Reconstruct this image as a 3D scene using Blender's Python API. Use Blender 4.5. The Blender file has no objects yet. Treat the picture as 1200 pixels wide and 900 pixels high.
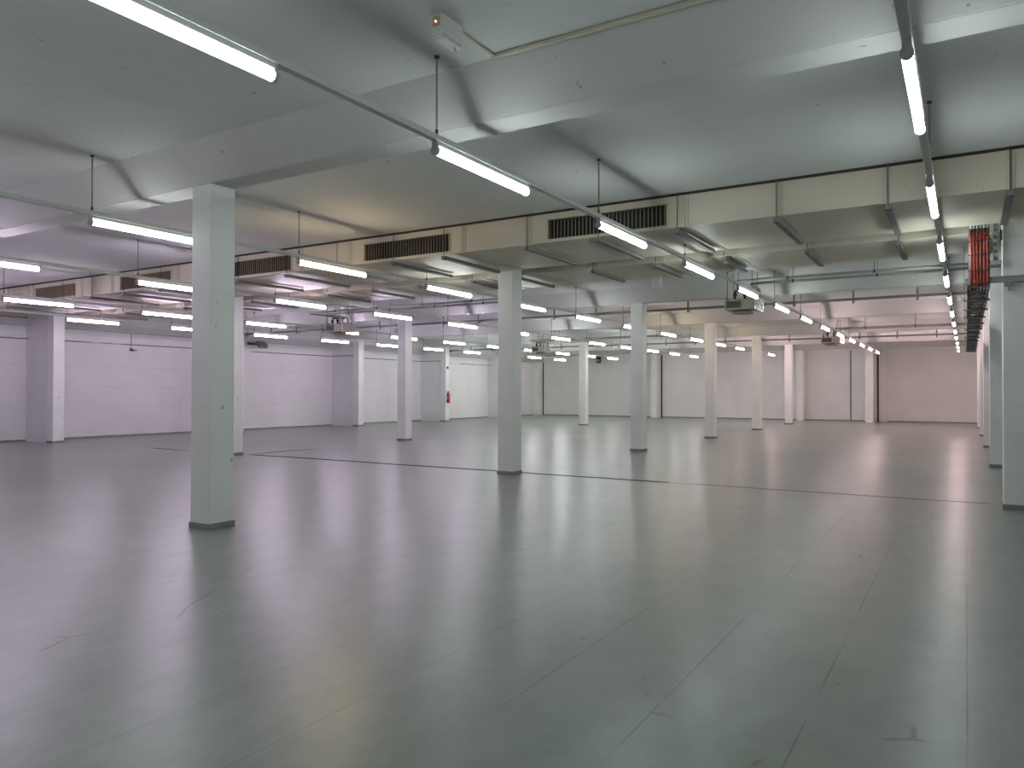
import bpy, bmesh, math, random
from mathutils import Vector, Matrix
random.seed(7)
S = bpy.context.scene
# ------------------------------------------------------------------ camera
YAW, PIT, ROL = math.radians(31.239), math.radians(0.62), math.radians(0.108)
F = 876.765
fw = Vector((-math.sin(YAW)*math.cos(PIT), math.cos(YAW)*math.cos(PIT), math.sin(PIT)))
r0 = Vector((math.cos(YAW), math.sin(YAW), 0)); u0 = r0.cross(fw)
rt = r0*math.cos(ROL) + u0*math.sin(ROL); up = u0*math.cos(ROL) - r0*math.sin(ROL)
cam = bpy.data.objects.new('camera', bpy.data.cameras.new('camera'))
S.collection.objects.link(cam)
M = Matrix((rt, up, -fw)).transposed().to_4x4(); M.translation = Vector((0, 0, 1.6))
cam.matrix_world = M
cam.data.sensor_width = 36; cam.data.lens = F/1200*36; cam.data.clip_end = 200; cam.data.clip_start = .05
S.camera = cam
# ------------------------------------------------------------------ light and exposure
w = bpy.data.worlds.new('world'); S.world = w; w.use_nodes = True
w.node_tree.nodes['Background'].inputs[0].default_value = (.6, .65, .7, 1)
w.node_tree.nodes['Background'].inputs[1].default_value = .02
S.view_settings.view_transform = 'Standard'; S.view_settings.look = 'None'
S.view_settings.gamma = 1; S.view_settings.use_curve_mapping = False
S.view_settings.exposure = 0.06
LAMP = {'neutral': 27, 'cool': 27, 'lavender': 41, 'pink': 46, 'green': 56, 'warm': 32, 'pinkend': 84, 'greenend': 80}   # tube radiance
TINT = {'neutral': (.93, 1.0, .96), 'cool': (.88, 1.0, 1.0), 'lavender': (1.0, .835, 1.09),
        'pink': (1.15, .88, .90), 'green': (.92, 1.0, 1.0), 'pinkend': (1.2, .86, .88), 'greenend': (.98, 1.0, 1.0), 'warm': (1.15, .90, .58)}
try:
    S.cycles.use_denoising = True; S.cycles.max_bounces = 10; S.cycles.diffuse_bounces = 8
    S.cycles.sample_clamp_indirect = 4; S.cycles.use_light_tree = True; S.cycles.caustics_reflective = False
except Exception: pass

# ------------------------------------------------------------------ helpers
C = bpy.context.collection
def bx(bm, x0, x1, y0, y1, z0, z1, bev=0):
    r = bmesh.ops.create_cube(bm, size=1)
    for v in r['verts']:
        v.co = Vector((x0+(v.co.x+.5)*(x1-x0), y0+(v.co.y+.5)*(y1-y0), z0+(v.co.z+.5)*(z1-z0)))
    if bev:
        es = {e for v in r['verts'] for e in v.link_edges}
        bmesh.ops.bevel(bm, geom=list(es), offset=bev, segments=2, profile=.6, affect='EDGES')
def tube(bm, a, b, r, n=12, r2=None):
    a = Vector(a); b = Vector(b); d = b-a
    m = Matrix.Translation((a+b)/2) @ d.to_track_quat('Z', 'Y').to_matrix().to_4x4()
    bmesh.ops.create_cone(bm, cap_ends=True, segments=n, radius1=r, radius2=r if r2 is None else r2, depth=d.length, matrix=m)
def path(bm, pts, r, n=8):
    """one continuous tube swept along a polyline"""
    pts = [Vector(p) for p in pts]; rings = []
    for i, p in enumerate(pts):
        d = (pts[min(i+1, len(pts)-1)] - pts[max(i-1, 0)]).normalized()
        q = d.to_track_quat('Z', 'Y')
        rings.append([bm.verts.new(p + q @ Vector((r*math.cos(2*math.pi*k/n), r*math.sin(2*math.pi*k/n), 0))) for k in range(n)])
    for A, B in zip(rings, rings[1:]):
        for k in range(n): bm.faces.new((A[k], A[(k+1) % n], B[(k+1) % n], B[k]))
    bm.faces.new(rings[0][::-1]); bm.faces.new(rings[-1])
def lathe(bm, prof, c=(0, 0, 0), n=20):
    rings = [[bm.verts.new((c[0]+r*math.cos(2*math.pi*k/n), c[1]+r*math.sin(2*math.pi*k/n), c[2]+z)) for k in range(n)] for r, z in prof]
    for A, B in zip(rings, rings[1:]):
        for k in range(n): bm.faces.new((A[k], A[(k+1) % n], B[(k+1) % n], B[k]))
    bm.faces.new(rings[0][::-1]); bm.faces.new(rings[-1])
def torus(bm, c, R, r, axis, stretch, n=8, m=4):
    """oval chain link in the vertical plane containing axis"""
    ax = Vector(axis); c = Vector(c); Z = Vector((0, 0, 1)); nn = ax.cross(Z); g = []
    for i in range(n):
        t = 2*math.pi*i/n; o = ax*(R*math.cos(t)) + Z*(R*stretch*math.sin(t)); dr = o.normalized()
        g.append([bm.verts.new(c+o+dr*(r*math.cos(2*math.pi*j/m))+nn*(r*math.sin(2*math.pi*j/m))) for j in range(m)])
    for i in range(n):
        for j in range(m):
            bm.faces.new((g[i][j], g[i][(j+1) % m], g[(i+1) % n][(j+1) % m], g[(i+1) % n][j]))
def mesh(name, bm, mat, smooth=False):
    bmesh.ops.recalc_face_normals(bm, faces=bm.faces)
    me = bpy.data.meshes.new(name); bm.to_mesh(me); bm.free(); me.materials.append(mat)
    if smooth:
        for p in me.polygons: p.use_smooth = True
    return me
def obj(name, bm, mat, parent=None, smooth=False, loc=None):
    o = bpy.data.objects.new(name, bm if isinstance(bm, bpy.types.Mesh) else mesh(name, bm, mat, smooth))
    C.objects.link(o)
    if parent: o.parent = parent
    if loc: o.location = loc
    return o
def tag(o, label, cat, group=None):
    o['label'] = label; o['category'] = cat
    if group: o['group'] = group
    return o
def thing(name, label, cat, loc=(0, 0, 0), group=None):
    o = bpy.data.objects.new(name, None); C.objects.link(o); o.location = loc; o.empty_display_size = .1
    return tag(o, label, cat, group)
def struct(name, bm, mat, label=None):
    o = obj(name, bm, mat); o['kind'] = 'structure'
    if label: o['label'] = label
    return o
def B(): return bmesh.new()
def box(*a, **k): b = B(); bx(b, *a, **k); return b
def dup(root, loc, label, group=None):
    r = root.copy(); C.objects.link(r); r.location = loc; r['label'] = label
    if group: r['group'] = group
    for ch in list(root.children):
        c = ch.copy(); C.objects.link(c); c.parent = r
        for g in ch.children:
            d = g.copy(); C.objects.link(d); d.parent = c
    return r

# ------------------------------------------------------------------ materials
class NT:
    def __init__(s, name):
        s.m = bpy.data.materials.new(name); s.m.use_nodes = True; s.t = s.m.node_tree; s.n = s.t.nodes
        s.p = s.n['Principled BSDF']; s.tc = s.n.new('ShaderNodeTexCoord').outputs['Object']
    def new(s, k, **kw):
        n = s.n.new(k)
        for a, v in kw.items(): setattr(n, a, v)
        return n
    def lk(s, a, b): s.t.links.new(a, b)
    def mapped(s, sc, src=None):
        m = s.new('ShaderNodeMapping'); m.inputs['Scale'].default_value = sc; s.lk(src or s.tc, m.inputs[0]); return m.outputs[0]
    def noise(s, scale, det=4, sc=(1, 1, 1), rough=.55):
        n = s.new('ShaderNodeTexNoise'); n.inputs['Scale'].default_value = scale; n.inputs['Detail'].default_value = det
        n.inputs['Roughness'].default_value = rough; s.lk(s.mapped(sc), n.inputs[0]); return n.outputs[0]
    def ramp(s, x, stops):
        r = s.new('ShaderNodeValToRGB'); s.lk(x, r.inputs[0]); e = r.color_ramp.elements
        while len(e) < len(stops): e.new(.5)
        for el, (p, c) in zip(e, stops): el.position = p; el.color = (*c, 1) if len(c) == 3 else c
        return r.outputs[0]
    def mr(s, x, a, b, c=0., d=1.):
        m = s.new('ShaderNodeMapRange'); s.lk(x, m.inputs[0])
        for i, v in enumerate((a, b, c, d)): m.inputs[i+1].default_value = v
        return m.outputs[0]
    def mth(s, op, a, b=None):
        m = s.new('ShaderNodeMath', operation=op)
        for i, v in enumerate((a, b)):
            if v is None: continue
            if isinstance(v, (int, float)): m.inputs[i].default_value = v
            else: s.lk(v, m.inputs[i])
        return m.outputs[0]
    def mix(s, f, a, b):
        m = s.new('ShaderNodeMix', data_type='RGBA')
        for i, v in ((0, f), (6, a), (7, b)):
            if isinstance(v, (int, float)): m.inputs[i].default_value = v
            elif isinstance(v, tuple): m.inputs[i].default_value = (*v, 1)
            else: s.lk(v, m.inputs[i])
        return m.outputs[2]
    def bump(s, h, st=.2, dist=.01):
        b = s.new('ShaderNodeBump'); b.inputs['Strength'].default_value = st; b.inputs['Distance'].default_value = dist
        s.lk(h, b.inputs['Height']); s.lk(b.outputs[0], s.p.inputs['Normal'])
    def xyz(s):
        x = s.new('ShaderNodeSeparateXYZ'); s.lk(s.tc, x.inputs[0]); return x.outputs
def paint(name, col, rough=.6, var=.06, stain=.0, scale=1.2, speck=.0, bump=.15, crack=None, metal=0):
    t = NT(name); dark = tuple(c*(1-var*2) for c in col)
    c = t.mix(t.mr(t.noise(scale, 5), .3, .7), dark, col)
    if stain:
        c = t.mix(t.mth('MULTIPLY', t.mr(t.noise(scale*.8, 6, (1, 1, .25)), .58, .75), stain), c, tuple(x*.55 for x in col))
    if speck:
        c = t.mix(t.mth('MULTIPLY', t.mr(t.noise(9, 2), .72, .76), speck), c, (.12, .11, .10))
    if crack is not None:                           # hairline joint along a wall at one height
        z = t.xyz()[2]; wob = t.noise(3, 2)
        d = t.mth('ABSOLUTE', t.mth('SUBTRACT', t.mth('ADD', z, t.mth('MULTIPLY', wob, .02)), crack+.01))
        m = t.mth('MULTIPLY', t.mr(d, .012, .028, 1, 0), t.mr(t.noise(.45, 2), .42, .5))
        c = t.mix(t.mth('MULTIPLY', m, .85), c, (.06, .055, .06))
        for zz in (1.05, 1.75, 2.45):
            d2 = t.mth('ABSOLUTE', t.mth('SUBTRACT', z, zz))
            c = t.mix(t.mth('MULTIPLY', t.mr(d2, .008, .02, .3, 0), t.mr(t.noise(.7, 2), .45, .6)), c, tuple(x*.5 for x in col))
    t.lk(c, t.p.inputs['Base Color']); t.p.inputs['Roughness'].default_value = rough; t.p.inputs['Metallic'].default_value = metal
    if bump: t.bump(t.noise(scale*14, 4), bump, .01)
    return t.m
m_ceil = paint('ceiling_paint', (.63, .635, .625), .8, .05, .25, .5, .5)
m_beam = paint('beam_paint', (.58, .575, .56), .7, .06, .3, .8, .6)
m_col = paint('column_paint', (.86, .87, .85), .45, .05, .35, 1.5, .5)
m_wall = paint('wall_paint', (.82, .81, .82), .6, .05, .25, .6, .4, crack=3.28)
m_wallf = paint('far_wall_paint', (.88, .87, .86), .65, .05, .2, .6, .3)
m_duct = paint('cream_duct_paint', (.62, .565, .455), .5, .06, .3, .8, .5)
m_ductb = paint('cream_flange_paint', (.56, .52, .41), .5, .06, .2, .8, .3)
m_dark = paint('dark_void', (.03, .028, .025), .7, .1, bump=0)
m_slat = paint('slat_paint', (.42, .35, .27), .5, .1, bump=0)
m_steel = paint('galvanised_steel', (.36, .37, .36), .55, .15, metal=.4, bump=0)
m_strut = paint('strut_steel', (.20, .205, .20), .65, .15, metal=.1, bump=0)
m_laddr = paint('ladder_steel', (.30, .31, .33), .5, .15, metal=.3, bump=0)
m_rod = paint('dark_rod', (.06, .06, .06), .5, .1, bump=0)
m_rail = paint('rail_enamel', (.62, .63, .60), .4, .05, bump=0)
m_skirt = paint('skirting_rubber', (.27, .29, .275), .45, .15, .3, 3)
m_grey = paint('grey_plastic', (.45, .46, .44), .5, .1, bump=0)
m_white = paint('white_enamel', (.72, .72, .68), .45, .05, .3, 4, .6, bump=0)
m_red = paint('red_cable', (.36, .03, .015), .4, .15, bump=0)
m_ext = paint('red_enamel', (.45, .01, .015), .3, .05, bump=0)
m_black = paint('black_plastic', (.02, .02, .022), .5, .1, bump=0)
m_beige = paint('beige_plastic', (.65, .60, .48), .5, .1, bump=0)
m_heat = paint('heater_enamel', (.50, .48, .40), .45, .08, .2, 4, bump=0)
def tube_mat(k):
    t = NT('tube_'+k); t.p.inputs['Base Color'].default_value = (.9, .9, .9, 1)
    t.p.inputs['Emission Color'].default_value = (*TINT[k], 1); t.p.inputs['Emission Strength'].default_value = LAMP[k]
    return t.m
m_tube = {k: tube_mat(k) for k in TINT}
def glow(name, c, s):
    t = NT(name); t.p.inputs['Emission Color'].default_value = (*c, 1); t.p.inputs['Emission Strength'].default_value = s; return t.m
# floor: grey green sealed sheet, welded seams along the hall, scuffs and scratches
def floor_mat():
    t = NT('floor_coating'); X, Y, Z = t.xyz()
    base = t.mix(t.mr(t.noise(.35, 4), .3, .7), (.205, .232, .203), (.290, .320, .288))
    base = t.mix(t.mth('MULTIPLY', t.mr(t.noise(4, 6, (1, .6, 1), .65), .35, .75), .75), base, (.175, .200, .177))
    # dark scratch marks
    v = t.new('ShaderNodeTexVoronoi', feature='DISTANCE_TO_EDGE'); v.inputs['Scale'].default_value = .55
    w_ = t.new('ShaderNodeMix', data_type='VECTOR'); w_.inputs[0].default_value = .22
    t.lk(t.tc, w_.inputs[4]); nn = t.new('ShaderNodeTexNoise'); nn.inputs['Scale'].default_value = .9; t.lk(t.tc, nn.inputs[0]); t.lk(nn.outputs[1], w_.inputs[5])
    t.lk(w_.outputs[1], v.inputs[0])
    scr = t.mth('MULTIPLY', t.mr(v.outputs[0], .002, .007, 1, 0), t.mr(t.noise(1.7, 3), .58, .64))
    base = t.mix(t.mth('MULTIPLY', scr, .6), base, (.06, .065, .06))
    # short dark nicks
    for sc_, mp in ((1.3, (1, .45, 1)), (2.1, (.35, 1, 1)), (2.6, (1, .8, 1))):
        v2 = t.new('ShaderNodeTexVoronoi'); v2.inputs['Scale'].default_value = sc_; t.lk(t.mapped(mp), v2.inputs[0])
        nick = t.mth('MULTIPLY', t.mr(v2.outputs[0], .014, .024, 1, 0), t.mr(t.noise(.9, 1), .45, .47))
        base = t.mix(t.mth('MULTIPLY', nick, .8), base, (.04, .04, .04))
    # seams every .67 m along the hall
    fx = t.mth('SUBTRACT', t.mth('MULTIPLY', t.mth('FRACT', t.mth('ADD', t.mth('DIVIDE', X, .675), .5)), .675), .3375)
    d = t.mth('ABSOLUTE', fx)
    sm = t.mth('MULTIPLY', t.mr(d, .002, .006, 1, 0), t.mr(t.noise(.55, 3), .38, .52))
    base = t.mix(t.mth('MULTIPLY', t.mth('MULTIPLY', sm, .8), t.mr(X, -4.5, -1.6, .25, 1)), base, (.07, .08, .075))
    # expansion joint across the hall
    dj = t.mth('ABSOLUTE', t.mth('SUBTRACT', t.mth('ADD', Y, t.mth('MULTIPLY', t.noise(.8, 2), .06)), 12.80))
    k = t.mth('MULTIPLY', t.mr(X, -4.4, -4.1, 1, .35), t.mr(X, -16.5, -15.5, 0, 1))
    base = t.mix(t.mth('MULTIPLY', t.mr(dj, .05, .09, 1, 0), k), base, (.03, .028, .028))
    t.lk(base, t.p.inputs['Base Color'])
    t.lk(t.mr(t.noise(1.4, 4), .3, .7, .278, .31), t.p.inputs['Roughness'])
    t.p.inputs['IOR'].default_value = 1.55
    t.p.inputs['Specular IOR Level'].default_value = .5
    t.bump(t.mth('ADD', t.noise(4.5, 2, (.6, 1, 1)), t.mth('MULTIPLY', t.noise(17, 1, (.5, 1, 1)), .12)), .26, .004)
    return t.m
m_floor = floor_mat()

# ------------------------------------------------------------------ the shell
XL, XR, YB, YF, ZC = -25.7, 4.5, -7.5, 46.0, 4.4
XA, XB_, XD, XC = -7.64, -15.83, .61, -24.14
Y0, P, W = 5.75, 6.76, .17
ZB = 4.02
struct('floor', box(XL-.3, XR+.3, YB-.3, YF+.3, -.2, 0), m_floor)
struct('ceiling', box(XL-.3, XR+.3, YB-.3, YF+.3, ZC, ZC+.25), m_ceil)
struct('wall_left', box(XL-.3, XL, YB-.3, YF+.3, 0, ZC), m_wall)
struct('wall_right', box(XR, XR+.3, YB-.3, YF+.3, 0, ZC), m_wallf)
struct('wall_back', box(XL, XR, YB-.3, YB, 0, ZC), m_wallf)
struct('wall_far', box(XL, XR, YF, YF+.3, 0, ZC), m_wallf)
# edge beams, wall nibs, skirting
struct('trim_1', box(XL, XL+.4, YB, YF, 3.68, ZC, bev=.01), m_beam)
b = B(); bx(b, -25.3, XR, YF-.35, YF, 4.08, ZC)
struct('trim_2', b, m_beam)
struct('baseboard_left', box(XL, XL+.02, YB, YF, 0, .06), m_skirt)
struct('baseboard_far', box(XL, XR, YF-.02, YF, 0, .06), m_skirt)
n = 3
for k in range(0, 6):
    y = Y0+P*k
    b = B(); bx(b, XL, XL+.4, y-.12, y+.12, 0, 3.68); bx(b, XL+.4, XC-W-.03, y-.12, y+.12, 0, ZB)
    struct('trim_%d' % n, b, m_wall); n += 1
# nibs and pilasters of the far wall
for x0, x1, y0 in ((-4.62, -4.22, 44.1), (-8.32, -7.94, 45.2), (-17.1, -16.72, 45.2), (-25.7, -25.38, 45.2)):
    struct('trim_%d' % n, box(x0, x1, y0, YF, 0, ZB, bev=.01), m_col); n += 1
struct('trim_%d' % n, box(-4.10, -3.72, YF-.12, YF, 0, 3.95, bev=.008), m_wallf); n += 1
for x in (-4.16, -16.66, -25.34, -5.55):
    struct('trim_%d' % n, box(x-.035, x+.035, YF-.03, YF-.001, 0, 4.0), m_dark if x != -5.55 else m_skirt); n += 1

# flush rubber joint strips in the floor
def strip(pts, wd):
    b = B(); vs = []
    for i, (x, y) in enumerate(pts):
        x2, y2 = pts[min(i+1, len(pts)-1)]; x1, y1 = pts[max(i-1, 0)]
        d = Vector((x2-x1, y2-y1, 0)).normalized(); nrm = Vector((-d.y, d.x, 0))*wd/2*(1 if 0 < i < len(pts)-1 else .4)
        p = Vector((x, y, .0015)); vs.append((b.verts.new(p+nrm), b.verts.new(p-nrm), b.verts.new(p-nrm-Vector((0, 0, .003))), b.verts.new(p+nrm-Vector((0, 0, .003)))))
    for A, Q in zip(vs, vs[1:]):
        for k in range(4): b.faces.new((A[k], A[(k+1) % 4], Q[(k+1) % 4], Q[k]))
    b.faces.new(vs[0]); b.faces.new(vs[-1][::-1]); return b
m_joint = paint('joint_rubber', (.02, .018, .018), .9, .1, bump=0); m_joint2 = paint('joint_filler', (.09, .10, .09), .8, .1, bump=0)
wv = lambda x: 12.84+.02*math.sin(x*1.3)+.015*math.sin(x*3.1+1)
struct('trim_%d' % n, strip([(-15.6+.3*i, wv(-15.6+.3*i)) for i in range(38)], .13), m_joint); n += 1
struct('trim_%d' % n, strip([(-4.2+.3*i, wv(-4.2+.3*i)) for i in range(16)], .05), m_joint2); n += 1
struct('trim_%d' % n, strip([(-15.6, 13.0), (-15.65, 13.6), (-15.62, 14.4), (-15.56, 15.1)], .12), m_joint); n += 1
struct('trim_%d' % n, strip([(-19.9, 12.85), (-19.3, 12.82), (-18.6, 12.76), (-17.9, 12.7)], .10), m_joint); n += 1

# ------------------------------------------------------------------ beams
bl = {-1: 'white concrete ceiling beam overhead at the near end of the hall',
      0: 'nearest white concrete ceiling beam, crossing the whole top of the picture',
      1: 'white concrete ceiling beam squeezed between the two cream air ducts',
      2: 'white concrete ceiling beam just beyond the rear air duct, above the nearer heaters',
      3: 'fourth white concrete ceiling beam from the camera, beyond the nearer heaters',
      4: 'fifth white concrete ceiling beam from the camera, near the far heaters',
      5: 'farthest white concrete ceiling beam, closest to the far wall'}
for k in range(-1, 6):
    y = Y0+P*k
    b = box(-25.3, XR, y-W, y+W, ZB, ZC); s0, s1 = (.12, .03) if k == 1 else (.33, .12)     # precast beam with sloping sides
    for v in b.verts:
        if v.co.z > ZB+.1: v.co.y += -s0 if v.co.y < y else s1
    bmesh.ops.bevel(b, geom=[e for e in b.edges if all(v.co.z < ZB+.1 for v in e.verts)], offset=.012, segments=2, affect='EDGES')
    o = obj('ceiling_beam', b, m_beam); tag(o, bl[k], 'beam', 'ceiling beams')

# ------------------------------------------------------------------ columns
def column(x, y, label, group):
    t = thing('concrete_column', label, 'column', (x, y, 0), group)
    obj('shaft', CM['shaft'], None, t); obj('skirting', CM['skirt'], None, t); return t
b = B(); bx(b, -W, W, -W, W, 0, ZB, bev=.014)
CM = {'shaft': mesh('shaft', b, m_col)}
b = B(); bx(b, -W-.012, W+.012, -W-.012, W+.012, 0, .07, bev=.004)
CM['skirt'] = mesh('skirting', b, m_skirt)
AL = ['nearest square white concrete column, large in the left foreground',
      'square white concrete column left of centre line, second in the middle row, under the duct beam',
      'third square white column of the middle row, just right of the picture centre',
      'fourth square white column of the middle row, with its base on the floor right of centre',
      'fifth square white column of the middle row, slim and distant',
      'sixth and farthest square white column of the middle row, in front of the far wall']
for k in range(6): column(XA, Y0+P*k, AL[k], 'middle row of columns')
BL = {1: 'white column partly hidden behind the right edge of the large foreground column',
      2: 'free-standing white column between the foreground column and the picture centre',
      3: 'white column of the left row hidden behind the second middle row column',
      4: 'distant slim white column right of the picture centre, in front of the grey green far wall',
      5: 'farthest white column of the left free-standing row'}
for k in range(1, 6): column(XB_, Y0+P*k, BL[k], 'left row of columns')
CL = {1: 'white column by the purple lit left wall, at the far left edge of the picture',
      2: 'white column by the left wall, hidden behind the large foreground column',
      3: 'white column by the left wall with bright right face, left of the free-standing column',
      4: 'white column by the left wall carrying the red fire extinguisher',
      5: 'farthest white column by the left wall, beyond the fire extinguisher'}
for k in range(1, 6): column(XC, Y0+P*k, CL[k], 'columns along the left wall')
DL = {1: 'nearest white column at the right edge, with the steel bracket bar on its front',
      2: 'second white column from the right edge of the picture',
      3: 'third white column from the right edge of the picture',
      4: 'fourth white column from the right edge of the picture',
      5: 'fifth white column from the right edge, a thin strip in the distance',
      6: 'farthest white column of the right row, beside the pink far wall'}
for k in range(1, 6): column(XD, Y0+P*k, DL[k], 'right row of columns')

# ------------------------------------------------------------------ lamp rails and lamps
rows = {'right': -.29, 'main': -3.76, 'l1': -8.85, 'l2': -13.05, 'l3': -17.98, 'l4': -21.5}
where = {'right': 'rail beside the red cables', 'main': 'long diagonal rail from upper left',
         'l1': 'rail left of the middle columns', 'l2': 'rail right of the left columns',
         'l3': 'rail left of the left columns', 'l4': 'rail nearest the left wall'}
LY, LP, LL = 4.95, 3.22, 1.55
def chain_mesh(zt, z0, fine):
    b = B()
    if fine:
        z = z0+.03; i = 0
        while z < zt-.03:
            torus(b, (0, 0, z), .0085, .0028, (1, 0, 0) if i % 2 else (0, 1, 0), 1.9); z += .025; i += 1
    else: tube(b, (0, 0, z0+.02), (0, 0, zt-.02), .006, 6)
    lathe(b, [(.004, -.02), (.022, -.018), (.022, 0)], (0, 0, zt), 10)
    tube(b, (0, 0, z0), (0, 0, z0+.05), .013, 8)
    return mesh('chain', b, m_rod)
RZ = 3.735
ch_f = chain_mesh(ZC, RZ, True); ch_c = chain_mesh(ZC, RZ, False); ch_s = chain_mesh(3.92, RZ, True)
b = B(); bx(b, -.034, .034, -.02, .02, 3.61, 3.745, bev=.004); clip_me = mesh('clip', b, m_steel)
for nm, x in rows.items():
    kmax = 12
    y1 = 42.5
    t = thing('lighting_rail', 'grey white lamp carrying ' + where[nm], 'rail', (x, 0, 0), 'suspended lighting rails')
    b = B(); bx(b, -.032, .032, YB+.3, y1, 3.686, 3.73, bev=.004); bx(b, -.02, .02, YB+.3, y1, 3.728, 3.74)
    obj('channel', b, m_rail, t)
    for k in range(-3, kmax):
        obj('hanging_chain', ch_s if k == 2 else ch_f if (k <= 1 and nm in ('right', 'main', 'l1')) else ch_c, None, t, loc=(0, LY+LP*k+.03, 0))
# lamp prototypes, one per tube colour
b = B(); bx(b, -.026, .026, .02, LL-.02, 3.646, 3.686, bev=.004); hm = mesh('housing', b, m_rail)
b = B(); tube(b, (0, .03, 3.605), (0, LL-.03, 3.605), .033, 14); tb = {}
for k in TINT:
    tb[k] = mesh('tube', b.copy(), m_tube[k], True)
b.free()
b = B(); tube(b, (0, 0, 3.605), (0, .03, 3.605), .039, 14); bx(b, -.026, .026, 0, .03, 3.60, 3.687, bev=.003); cp = mesh('end_cap', b, m_grey)
def lamp(kind, x, y, label, grp):
    t = thing('tube_lamp', label, 'lamp', (x, y, 0), grp)
    obj('housing', hm, None, t); obj('tube', tb[kind], None, t)
    obj('end_cap', cp, None, t); obj('end_cap', cp, None, t, loc=(0, LL-.03, 0)); return t
ordn = ['nearest', 'second', 'third', 'fourth', 'fifth', 'sixth', 'seventh', 'eighth', 'ninth', 'tenth', 'eleventh', 'twelfth', 'thirteenth', 'fourteenth', 'fifteenth']
first = {'right': 0, 'main': -1, 'l1': 0, 'l2': 0, 'l3': 1, 'l4': 2}
for nm, x in rows.items():
    for k in range(-3, 12):
        y = LY+LP*k
        if nm in ('right', 'main'): kind = 'pink' if k >= 6 else 'cool' if k < 4 else 'neutral'
        elif nm == 'l1': kind = 'warm' if k in (1, 6, 8) else ('neutral' if k < 5 else 'pink')
        elif nm == 'l2': kind = 'lavender' if k < 6 else 'green'
        elif nm == 'l3': kind = 'lavender' if k < 7 else 'green'
        else: kind = 'lavender' if k < 8 else 'green'
        if k >= 10: kind = 'pinkend' if nm in ('right', 'main', 'l1') else 'greenend'  # stronger end tubes; last one added on most rails to brighten far wall
        i = k-first[nm]
        adj = 'yellowish' if kind == 'warm' else 'white'
        wh = where[nm].replace('long diagonal rail', 'diagonal rail')
        if i < 0: lab = '%s tube lamp, %s unseen behind the camera on the %s' % (adj, ordn[-i] if i < -1 else 'first', wh)  # unseen lamps added behind the camera to light the foreground
        else: lab = 'lit %s tube lamp, %s from the camera on %s' % (adj, ordn[i] if i else 'first', wh)
        lamp(kind, x, y, lab, 'tube lamps on the rails')

# ------------------------------------------------------------------ air ducts
def duct(name, label, y0, y1, grilles, rodxs, shift=0.):
    t = thing(name, label, 'duct', (0, y0, 3.92)); L = y1-y0; X0, X1 = XL+.41, XR-.01
    b = B()
    # body as a box shell with the grille openings left out of the front face
    zb, zt = 0, .445
    cuts = sorted(grilles)
    if cuts:
        g0, g1 = .045, .345
        xs = X0
        for a, c in cuts:
            bx(b, xs, a, 0, .02, zb, zt); bx(b, a, c, 0, .02, zb, g0); bx(b, a, c, 0, .02, g1, zt); xs = c
        bx(b, xs, X1, 0, .02, zb, zt)
        bx(b, X0, X1, .02, L, zb, zb+.02); bx(b, X0, X1, .02, L, zt-.02, zt); bx(b, X0, X1, L-.02, L, zb+.02, zt-.02)
    else: bx(b, X0, X1, 0, L, zb, zt, bev=.006)
    obj('sheet_body', b, m_duct, t)
    x = .44
    while x > XL+.8:
        b = B(); h = .045
        if any(a-h < x < c+h for a, c in grilles): b.free(); x -= 1.262; continue
        bx(b, x-h, x+h, -.012, 0, .0, zt-.004); bx(b, x-h, x+h, -.012, L+.012, -.008, 0); bx(b, x-.004, x+.004, -.02, L+.012, -.014, 0)
        bx(b, x-.004, x+.004, -.02, 0, 0, zt-.004)
        obj('flange', b, m_ductb, t); x -= 1.262
    for a, c in cuts:
        f = B(); q = .018
        bx(f, a-q, c+q, -.014, .004, g0-q, g0); bx(f, a-q, c+q, -.014, .004, g1, g1+q); bx(f, a-q, a, -.014, .004, g0, g1); bx(f, c, c+q, -.014, .004, g0, g1)
        g = obj('grille_frame', f, m_ductb, t)
        s = B(); m = 31
        for i in range(m):
            xx = a+(i+.5)*(c-a)/m; r = bmesh.ops.create_cube(s, size=1)
            R = Matrix.Rotation(math.radians(28), 4, 'Z')
            for v in r['verts']: v.co = Vector((xx, .012, (g0+g1)/2)) + R @ Vector((v.co.x*.006, v.co.y*.034, v.co.z*(g1-g0-.004)))
        obj('slats', s, m_slat, g)
        obj('grille_void', box(a, c, .05, .06, g0, g1), m_dark, g)
    for x in rodxs:
        b = B(); bx(b, x-.034, x+.034, .0-.06, L*.86, -.085, -.034, bev=.004); bx(b, x-.044, x-.034, -.06, L*.86, -.085, -.078)
        obj('hanger_bar', b, m_strut, t)
        b = B(); tube(b, (x, -.035, -.10), (x, -.035, .48), .006, 6); tube(b, (x, -.035, -.1), (x, -.035, -.062), .022, 10)
        if not cuts: b.free(); b = B(); tube(b, (x, -.035, -.1), (x, -.035, .48), .006, 6); tube(b, (x, -.035, -.1), (x, -.035, -.062), .022, 10)
        obj('hanger_rod', b, m_rod, t)
        b = B(); tube(b, (x, L*.86-.03, -.09), (x, L*.86-.03, 0), .007, 6)
        obj('rear_tie', b, m_rod, t)
    return t
gr = [(-5.52-3.785*s, -3.62-3.785*s) for s in range(6)]
gr = [(a, c) for a, c in gr if a > XL+.5]
rx = [.44, -.80, -2.11, -3.45, -4.66, -5.88, -7.5, -8.6, -9.95, -11.3, -12.7, -14.0, -15.3, -16.7, -18.0, -19.3, -20.7, -22.0, -23.4, -24.6]
duct('air_duct', 'long cream sheet metal air duct with dark slatted grilles on its front', 10.18, 12.17, gr, rx)
duct('air_duct', 'rear cream air duct without grilles, hung just beyond the grilled one', 12.74, 14.42, [], [x-.06 for x in rx])
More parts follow.
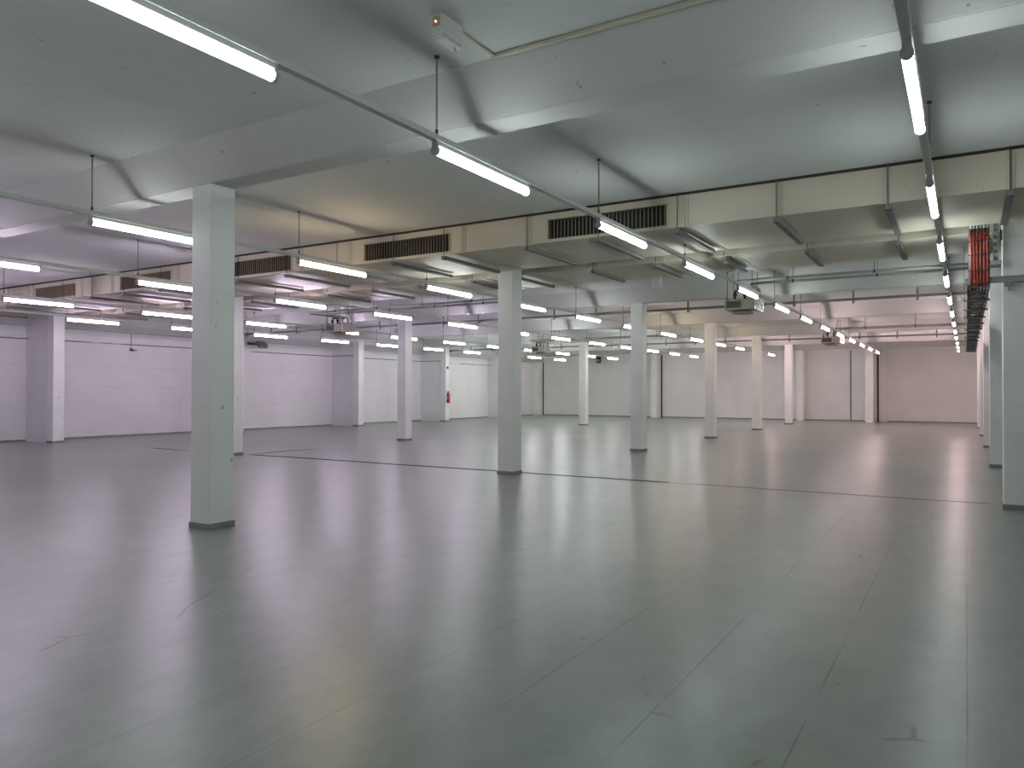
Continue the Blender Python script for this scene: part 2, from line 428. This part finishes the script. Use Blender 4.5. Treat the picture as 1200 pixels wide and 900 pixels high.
# dark strip standing in for the shade where the front duct meets the ceiling
tag(obj('shade_strip', box(XL+.41, XR-.01, 10.165, 10.20, 4.372, ZC-.001), m_dark), 'thin black seal along the top of the grilled air duct', 'gap')

# ------------------------------------------------------------------ pipes under the ceiling
def bracket_run(y, z, x0, x1, step, label):
    t = thing('service_duct', label, 'pipe', (0, y, z))
    b = B(); bx(b, x0, x1, -.035, .035, -.03, .03, bev=.006); obj('channel', b, m_strut, t)
    path_b = B(); tube(path_b, (x0, .09, .02), (x1, .09, .02), .018, 8); obj('conduit', path_b, m_steel, t)
    x = x1-1.25
    while x > x0+.2:
        b = B(); bx(b, x-.022, x+.022, -.055, -.037, -.11, ZC-z-.004); bx(b, x-.022, x+.022, -.037, .13, -.05, -.032)
        obj('bracket', b, m_strut, t); x -= 1.36
bracket_run(19.72, 3.86, -25.25, .3, 1.36, 'bracketed steel service line crossing the hall beyond the third beam')
bracket_run(33.25, 3.86, -25.25, .3, 1.36, 'bracketed steel service line crossing the distant end of the hall')
def pipe_pair(ys, x0, x1, hx, hy, label):
    t = thing('heating_pipe', label, 'pipe', (0, 0, 3.95))
    for i, y in enumerate(ys):
        b = B(); r = .028; e = hx+.1+.22*i
        path(b, [(x1, y, 0), (x0+.1, y, 0), (x0+.03, y+.02, 0), (x0, y+.08, -.01), (x0, hy-.3, -.02), (x0, hy-.24, -.04), (x0-.02+.0, hy-.2, -.1), (x0, hy-.2, -.2)], r, 10)
        obj('pipe', b, m_steel, t, True); x0 += .22
    for i in range(int((x1-x0)//1.6)+1):
        x = x1-.9-1.6*i
        if x < x0+.2: break
        for y in ys:
            b = B(); tube(b, (x, y, 0), (x, y, ZC-3.955), .006, 6); tube(b, (x-.02, y, 0), (x+.02, y, 0), .034, 12)
            obj('pipe_hanger', b, m_rod, t)
pipe_pair((15.95, 16.5), -4.2, 1.0, -4.4, 17.6, 'pair of grey heating pipes leading to the nearer right heater')
pipe_pair((15.95, 16.5), -16.8, -10.0, -17.0, 17.6, 'pair of grey heating pipes leading to the nearer left heater')
pipe_pair((29.5, 30.0), -4.2, 1.0, -4.4, 31.1, 'pair of grey heating pipes leading to the far right heater')
pipe_pair((29.5, 30.0), -17.0, -10.0, -17.2, 31.1, 'pair of grey heating pipes leading to the far left heater')

# ------------------------------------------------------------------ ceiling hung unit heaters
def heater(x, y, label):
    t = thing('unit_heater', label, 'heater', (x, y, 3.48), 'ceiling unit heaters')
    obj('casing', box(-.42, .26, -.3, .3, .02, .26, bev=.012), m_heat, t)
    f = B(); bx(f, -.40, -.02, -.315, -.299, .04, .06); bx(f, -.40, -.02, -.315, -.299, .22, .24); bx(f, -.40, -.38, -.315, -.299, .06, .22); bx(f, -.04, -.02, -.315, -.299, .06, .22)
    g = obj('grille_frame', f, m_heat, t)
    s = B(); bx(s, -.38, -.04, -.304, -.301, .06, .22); obj('grille_void', s, m_dark, g)
    s = B()
    for i in range(6): bx(s, -.38, -.04, -.312, -.305, .072+i*.025, .078+i*.025)
    obj('slats', s, m_slat, g)
    b = B(); lathe(b, [(.16, 0), (.24, -.045), (.26, -.06), (.24, -.075), (.10, -.06), (.02, -.055)], (-.08, 0, .02), 24); obj('outlet_ring', b, m_slat, t, True)
    # open louvre at one end
    f = B(); bx(f, .30, .32, -.3, .3, .0, .015); bx(f, .30, .32, -.3, .3, .25, .265); bx(f, .30, .32, -.3, -.28, .0, .26); bx(f, .30, .32, .28, .3, .0, .26)
    for s_ in (-.29, .27): bx(f, .26, .30, s_, s_+.02, .1, .14)
    l = obj('louvre_frame', f, m_white, t); s = B()
    for i in range(5): bx(s, .30, .335, -.28, .28, .03+i*.047, .037+i*.047)
    obj('louvre_blades', s, m_white, l)
    for sx in (-.36, .2):
        b = B()
        for sy in (-.26, .26): tube(b, (sx, sy, .26), (sx, sy, ZC-3.48), .007, 6)
        bx(b, sx-.02, sx+.02, -.3, .3, .26, .285); obj('hanger', b, m_rod, t)
    for sx in (-.2, .02):
        b = B(); path(b, [(sx, -.2, .26), (sx, -.2, .42), (sx, -.17, .46), (sx, .1, .47)], .026, 10); lathe(b, [(.02, -.01), (.045, 0), (.045, .05), (.02, .06)], (sx, -.2, .34), 12)
        obj('valve_pipe', b, m_black, t, True)
heater(-4.34, 17.6, 'box shaped unit heater with dark grille under the ceiling, nearest the diagonal lamp rail')
heater(-17.05, 17.6, 'unit heater with pipes hanging in the purple lit left half')
heater(-4.34, 31.1, 'small distant unit heater before the pink far wall')
heater(-17.2, 31.1, 'distant unit heater just right of the second middle row column')

# round stub under the ceiling
b = B(); lathe(b, [(.105, -.38), (.112, -.38), (.112, -.02), (.125, 0)], (0, 0, 0), 24)
t = tag(obj('vent_stub', b, m_rail, smooth=False, loc=(-6.05, 16.4, ZC)), 'short round white vent pipe hanging below the ceiling behind the ducts', 'vent pipe')

# ------------------------------------------------------------------ emergency box on the ceiling and its conduit
t = thing('junction_box', 'dirty white box on the ceiling with a small glowing red lamp, top centre', 'box', (-3.335, 4.55, 4.225))
obj('box_body', box(-.05, .05, -.13, .13, .02, .174, bev=.004), m_white, t)
obj('box_lid', box(-.046, .046, -.126, .126, 0, .02, bev=.006), m_white, t)
b = B(); bx(b, -.035, .025, -.138, -.13, .085, .16, bev=.003); sc = obj('socket', b, m_slat, t)
b = B(); tube(b, (-.005, -.148, .115), (-.005, -.138, .115), .007, 10); obj('indicator_lamp', b, glow('indicator', (1, .35, .2), 3), sc)
b = B(); path(b, [(.02, .06, 0), (.02, .06, -.012), (.026, .065, -.025), (.03, .07, -.035)], .003, 6); obj('pull_cord', b, m_black, t)
b = B()
bx(b, -3.35, -3.325, 4.69, 5.185, 4.378, ZC-.002, bev=.004); bx(b, -3.35, XR-.02, 5.185, 5.225, 4.368, ZC-.002, bev=.005); bx(b, -3.35, XR-.02, 5.18, 5.185, 4.376, 4.382)
tag(obj('cable_trunking', b, m_beige), 'beige cable trunking along the nearest beam, bent towards the ceiling box', 'trunking')

# ------------------------------------------------------------------ right: bracket bar, cable ladder and red cables
t = thing('support_bar', 'galvanised bracket bar on the front of the nearest right column', 'bracket', (0, 12.28, 3.12))
b = B(); bx(b, 0, 1.5, -.02, .02, 0, .085); bx(b, 0, 1.5, -.035, -.02, .075, .085); bx(b, 0, 1.5, -.035, -.02, 0, .01)
obj('bar', b, m_steel, t)
b = B(); bx(b, .47, .56, -.02, .052, -.05, 0); bx(b, .5, .53, -.03, .03, -.12, .0); obj('clamp', b, m_steel, t)
b = B(); tube(b, (.045, 0, .04), (.045, 0, ZC-3.12), .008, 8); obj('hanger_rod', b, m_rod, t)
t = thing('cable_ladder', 'dark cable ladder running away under the ceiling beside the right columns', 'cable ladder', (0, 12.3, 3.08))
Lr = 19.5
for x in (.035, .285):
    b = B(); bx(b, x-.012, x+.012, 0, Lr, 0, .085); bx(b, x-.012+(.012 if x > .1 else 0), x+(.012 if x > .1 else .024)-.012, 0, Lr, 0, .006); obj('side_rail', b, m_steel, t)
rm = B(); bx(rm, .047, .273, -.03, .03, .004, .026); rm = mesh('rung', rm, m_laddr)
y = .1
while y < Lr: obj('rung', rm, None, t, loc=(0, y, 0)); y += .52
def trap(top):
    b = B(); bx(b, -.03, .33, -.022, .022, -.035, -.002); tube(b, (-.015, 0, -.03), (-.015, 0, top-3.08), .004, 6)
    return mesh('trapeze', b, m_laddr)
hm2, hm3 = trap(ZC-.003), trap(3.915)
for k in range(1, 13): obj('trapeze', hm3 if k == 1 else hm2, None, t, loc=(0, k*1.56, 0))
nm_ = ['leftmost', 'second from the left', 'third from the left', 'fourth from the left', 'fifth from the left', 'rightmost']
# cables lying in the ladder (black), and the six red ones dropping into it
for i in range(6):
    b = B(); x = .07+.036*i; pts = []
    j = 0
    while j < 40: pts.append((x+.006*math.sin(j*1.7+i), 12.35+j*.48, 3.122+.004*math.sin(j*2.3+i*2))); j += 1
    path(b, pts, .015, 8)
    tag(obj('black_cable', b, m_black, smooth=True), 'black cable in the dark cable ladder, %s of six side by side' % nm_[i], 'cable', 'black cables in the ladder')
for i in range(6):
    x = .068+.039*i
    t = thing('red_cable', 'thick red cable, %s of the six hanging above the bracket bar' % nm_[i], 'cable', (x, 12.225, 3.1), 'red cables on the right')
    b = B(); pts = [(.004*math.sin(z*5+i*1.3), -.006*math.sin(z*3+i), z) for z in [j*.05 for j in range(0, 15)]]
    pts += [(0, .0, .74)]
    path(b, pts, .0165, 10); obj('sheath', b, m_red, t, True)
    b = B(); lathe(b, [(.017, 0), (.018, .01), (.018, .04), (.013, .05)], (0, 0, .735), 12); obj('gland', b, m_black, t)
    b = B(); tube(b, (0, 0, .78), (.0, .0, .86), .012, 10); obj('conduit_end', b, m_beige, t, True)
tg = thing('cable_backplate', 'galvanised plate with dark straps behind the hanging red cables', 'mounting plate', (0, 12.257, 3.21))
obj('plate', box(.04, .292, -.002, .012, 0, .78), m_steel, tg)
for z in (.08, .30, .49):
    obj('strap', box(.036, .296, -.052, -.046, z, z+.018), m_black, tg)
t = thing('slotted_strut', 'grey slotted steel strut hanging between the red cables and the right column', 'strut', (.36, 12.24, 3.42))
b = B(); bx(b, -.03, -.022, -.015, .02, 0, .55); bx(b, .022, .03, -.015, .02, 0, .55); bx(b, -.03, .03, .02, .026, 0, .55)
for z in (.05, .15, .25, .35, .45): bx(b, -.022, .022, -.015, -.009, z, z+.055)
obj('channel', b, m_steel, t); obj('foot_plate', box(-.06, .07, -.02, .03, -.05, .0, bev=.004), m_steel, t); obj('end_cap', box(.05, .075, -.02, .03, .28, .42, bev=.004), m_black, t)
# small terminal boxes left of the ladder further back
for i, (y, z) in enumerate(((21.3, 3.86), (21.9, 3.86))):
    t = thing('terminal_box', 'small grey terminal box under the nearer service line, %s of two' % ('left' if i == 0 else 'right'), 'box', (-.12+.17*i, 19.66, 3.80))
    obj('casing', box(-.05, .05, -.05, .02, -.14, 0, bev=.006), m_grey, t); obj('cover', box(-.04, .04, -.058, -.05, -.13, -.01, bev=.002), m_white, t)

# ------------------------------------------------------------------ left wall details
t = thing('fire_extinguisher', 'red fire extinguisher hanging on a white column by the left wall', 'fire extinguisher', (XC+W+.085, Y0+4*P-.02, 1.0))
b = B(); lathe(b, [(.05, 0), (.078, .012), (.08, .04), (.08, .46), (.066, .52), (.03, .56), (.022, .58)], (0, 0, 0), 20); obj('cylinder', b, m_ext, t, True)
b = B(); lathe(b, [(.02, 0), (.025, .01), (.025, .05), (.012, .06)], (0, 0, .58), 12); bx(b, -.012, .012, -.09, .03, .63, .65); bx(b, -.012, .012, -.08, .02, .60, .612); obj('valve', b, m_black, t)
b = B(); path(b, [(0, -.02, .61), (.03, -.09, .59), (.05, -.105, .5), (.05, -.1, .3), (.045, -.095, .2)], .012, 8); obj('hose', b, m_black, t, True)
obj('label_plate', box(-.05, .05, -.0835, -.08, .2, .36), m_white, t)
t = thing('wall_switch', 'small dark switch box high on the extinguisher column', 'switch', (XC+W, Y0+4*P-.02, 2.85))
obj('casing', box(0, .06, -.05, .05, 0, .13, bev=.006), m_black, t); obj('button', box(.06, .075, -.02, .02, .04, .09, bev=.003), m_grey, t)
t = thing('wall_bracket', 'small dark outlet at the end of a thin conduit on the left wall', 'outlet', (XL, 15.9, 3.05))
b = B(); tube(b, (.02, 0, .1), (.02, 0, .63), .012, 8); obj('conduit', b, m_steel, t)
obj('outlet_box', box(0, .07, -.05, .05, .0, .1, bev=.006), m_strut, t); b = B(); tube(b, (.05, 0, .03), (.13, .02, .0), .02, 8); bx(b, .02, .06, .05, .2, .02, .05); obj('spout', b, m_black, t)
t = thing('wall_loudspeaker', 'small black loudspeaker high on the far wall, right of a distant column', 'loudspeaker', (-21.0, YF, 3.55))
obj('cabinet', box(-.13, .13, -.3, -.08, 0, .42, bev=.015), m_black, t); obj('wall_arm', box(-.03, .03, -.08, 0, .16, .26), m_strut, t)
b = B()
lathe(b, [(.09, 0), (.08, .012), (.02, .02)], (0, 0, 0), 16)
for v in b.verts: v.co = Vector((v.co.x, -.3-v.co.z, .17+v.co.y))
obj('cone', b, m_slat, t)

t = thing('floodlight', 'dark tilted floodlight high on the left wall, just right of the foreground column', 'floodlight', (XL+.42, 21.3, 3.36))
b = B(); bx(b, -.16, .16, -.22, .22, -.07, .07, bev=.02)
for v in b.verts: v.co = Matrix.Rotation(math.radians(38), 4, 'Y') @ v.co + Vector((.12, 0, .2))
obj('housing', b, m_strut, t)
b = B(); bx(b, -.13, .13, -.19, .19, -.078, -.07)
for v in b.verts: v.co = Matrix.Rotation(math.radians(38), 4, 'Y') @ v.co + Vector((.12, 0, .2))
obj('glass_front', b, m_grey, t)
b = B(); path(b, [(-.42, -.26, .25), (-.1, -.26, .25), (.12, -.26, .2), (.12, -.22, .2)], .018, 8); path(b, [(-.42, .26, .25), (-.1, .26, .25), (.12, .26, .2), (.12, .22, .2)], .018, 8); bx(b, -.42, -.40, -.3, .3, .2, .3)
obj('yoke', b, m_rod, t)
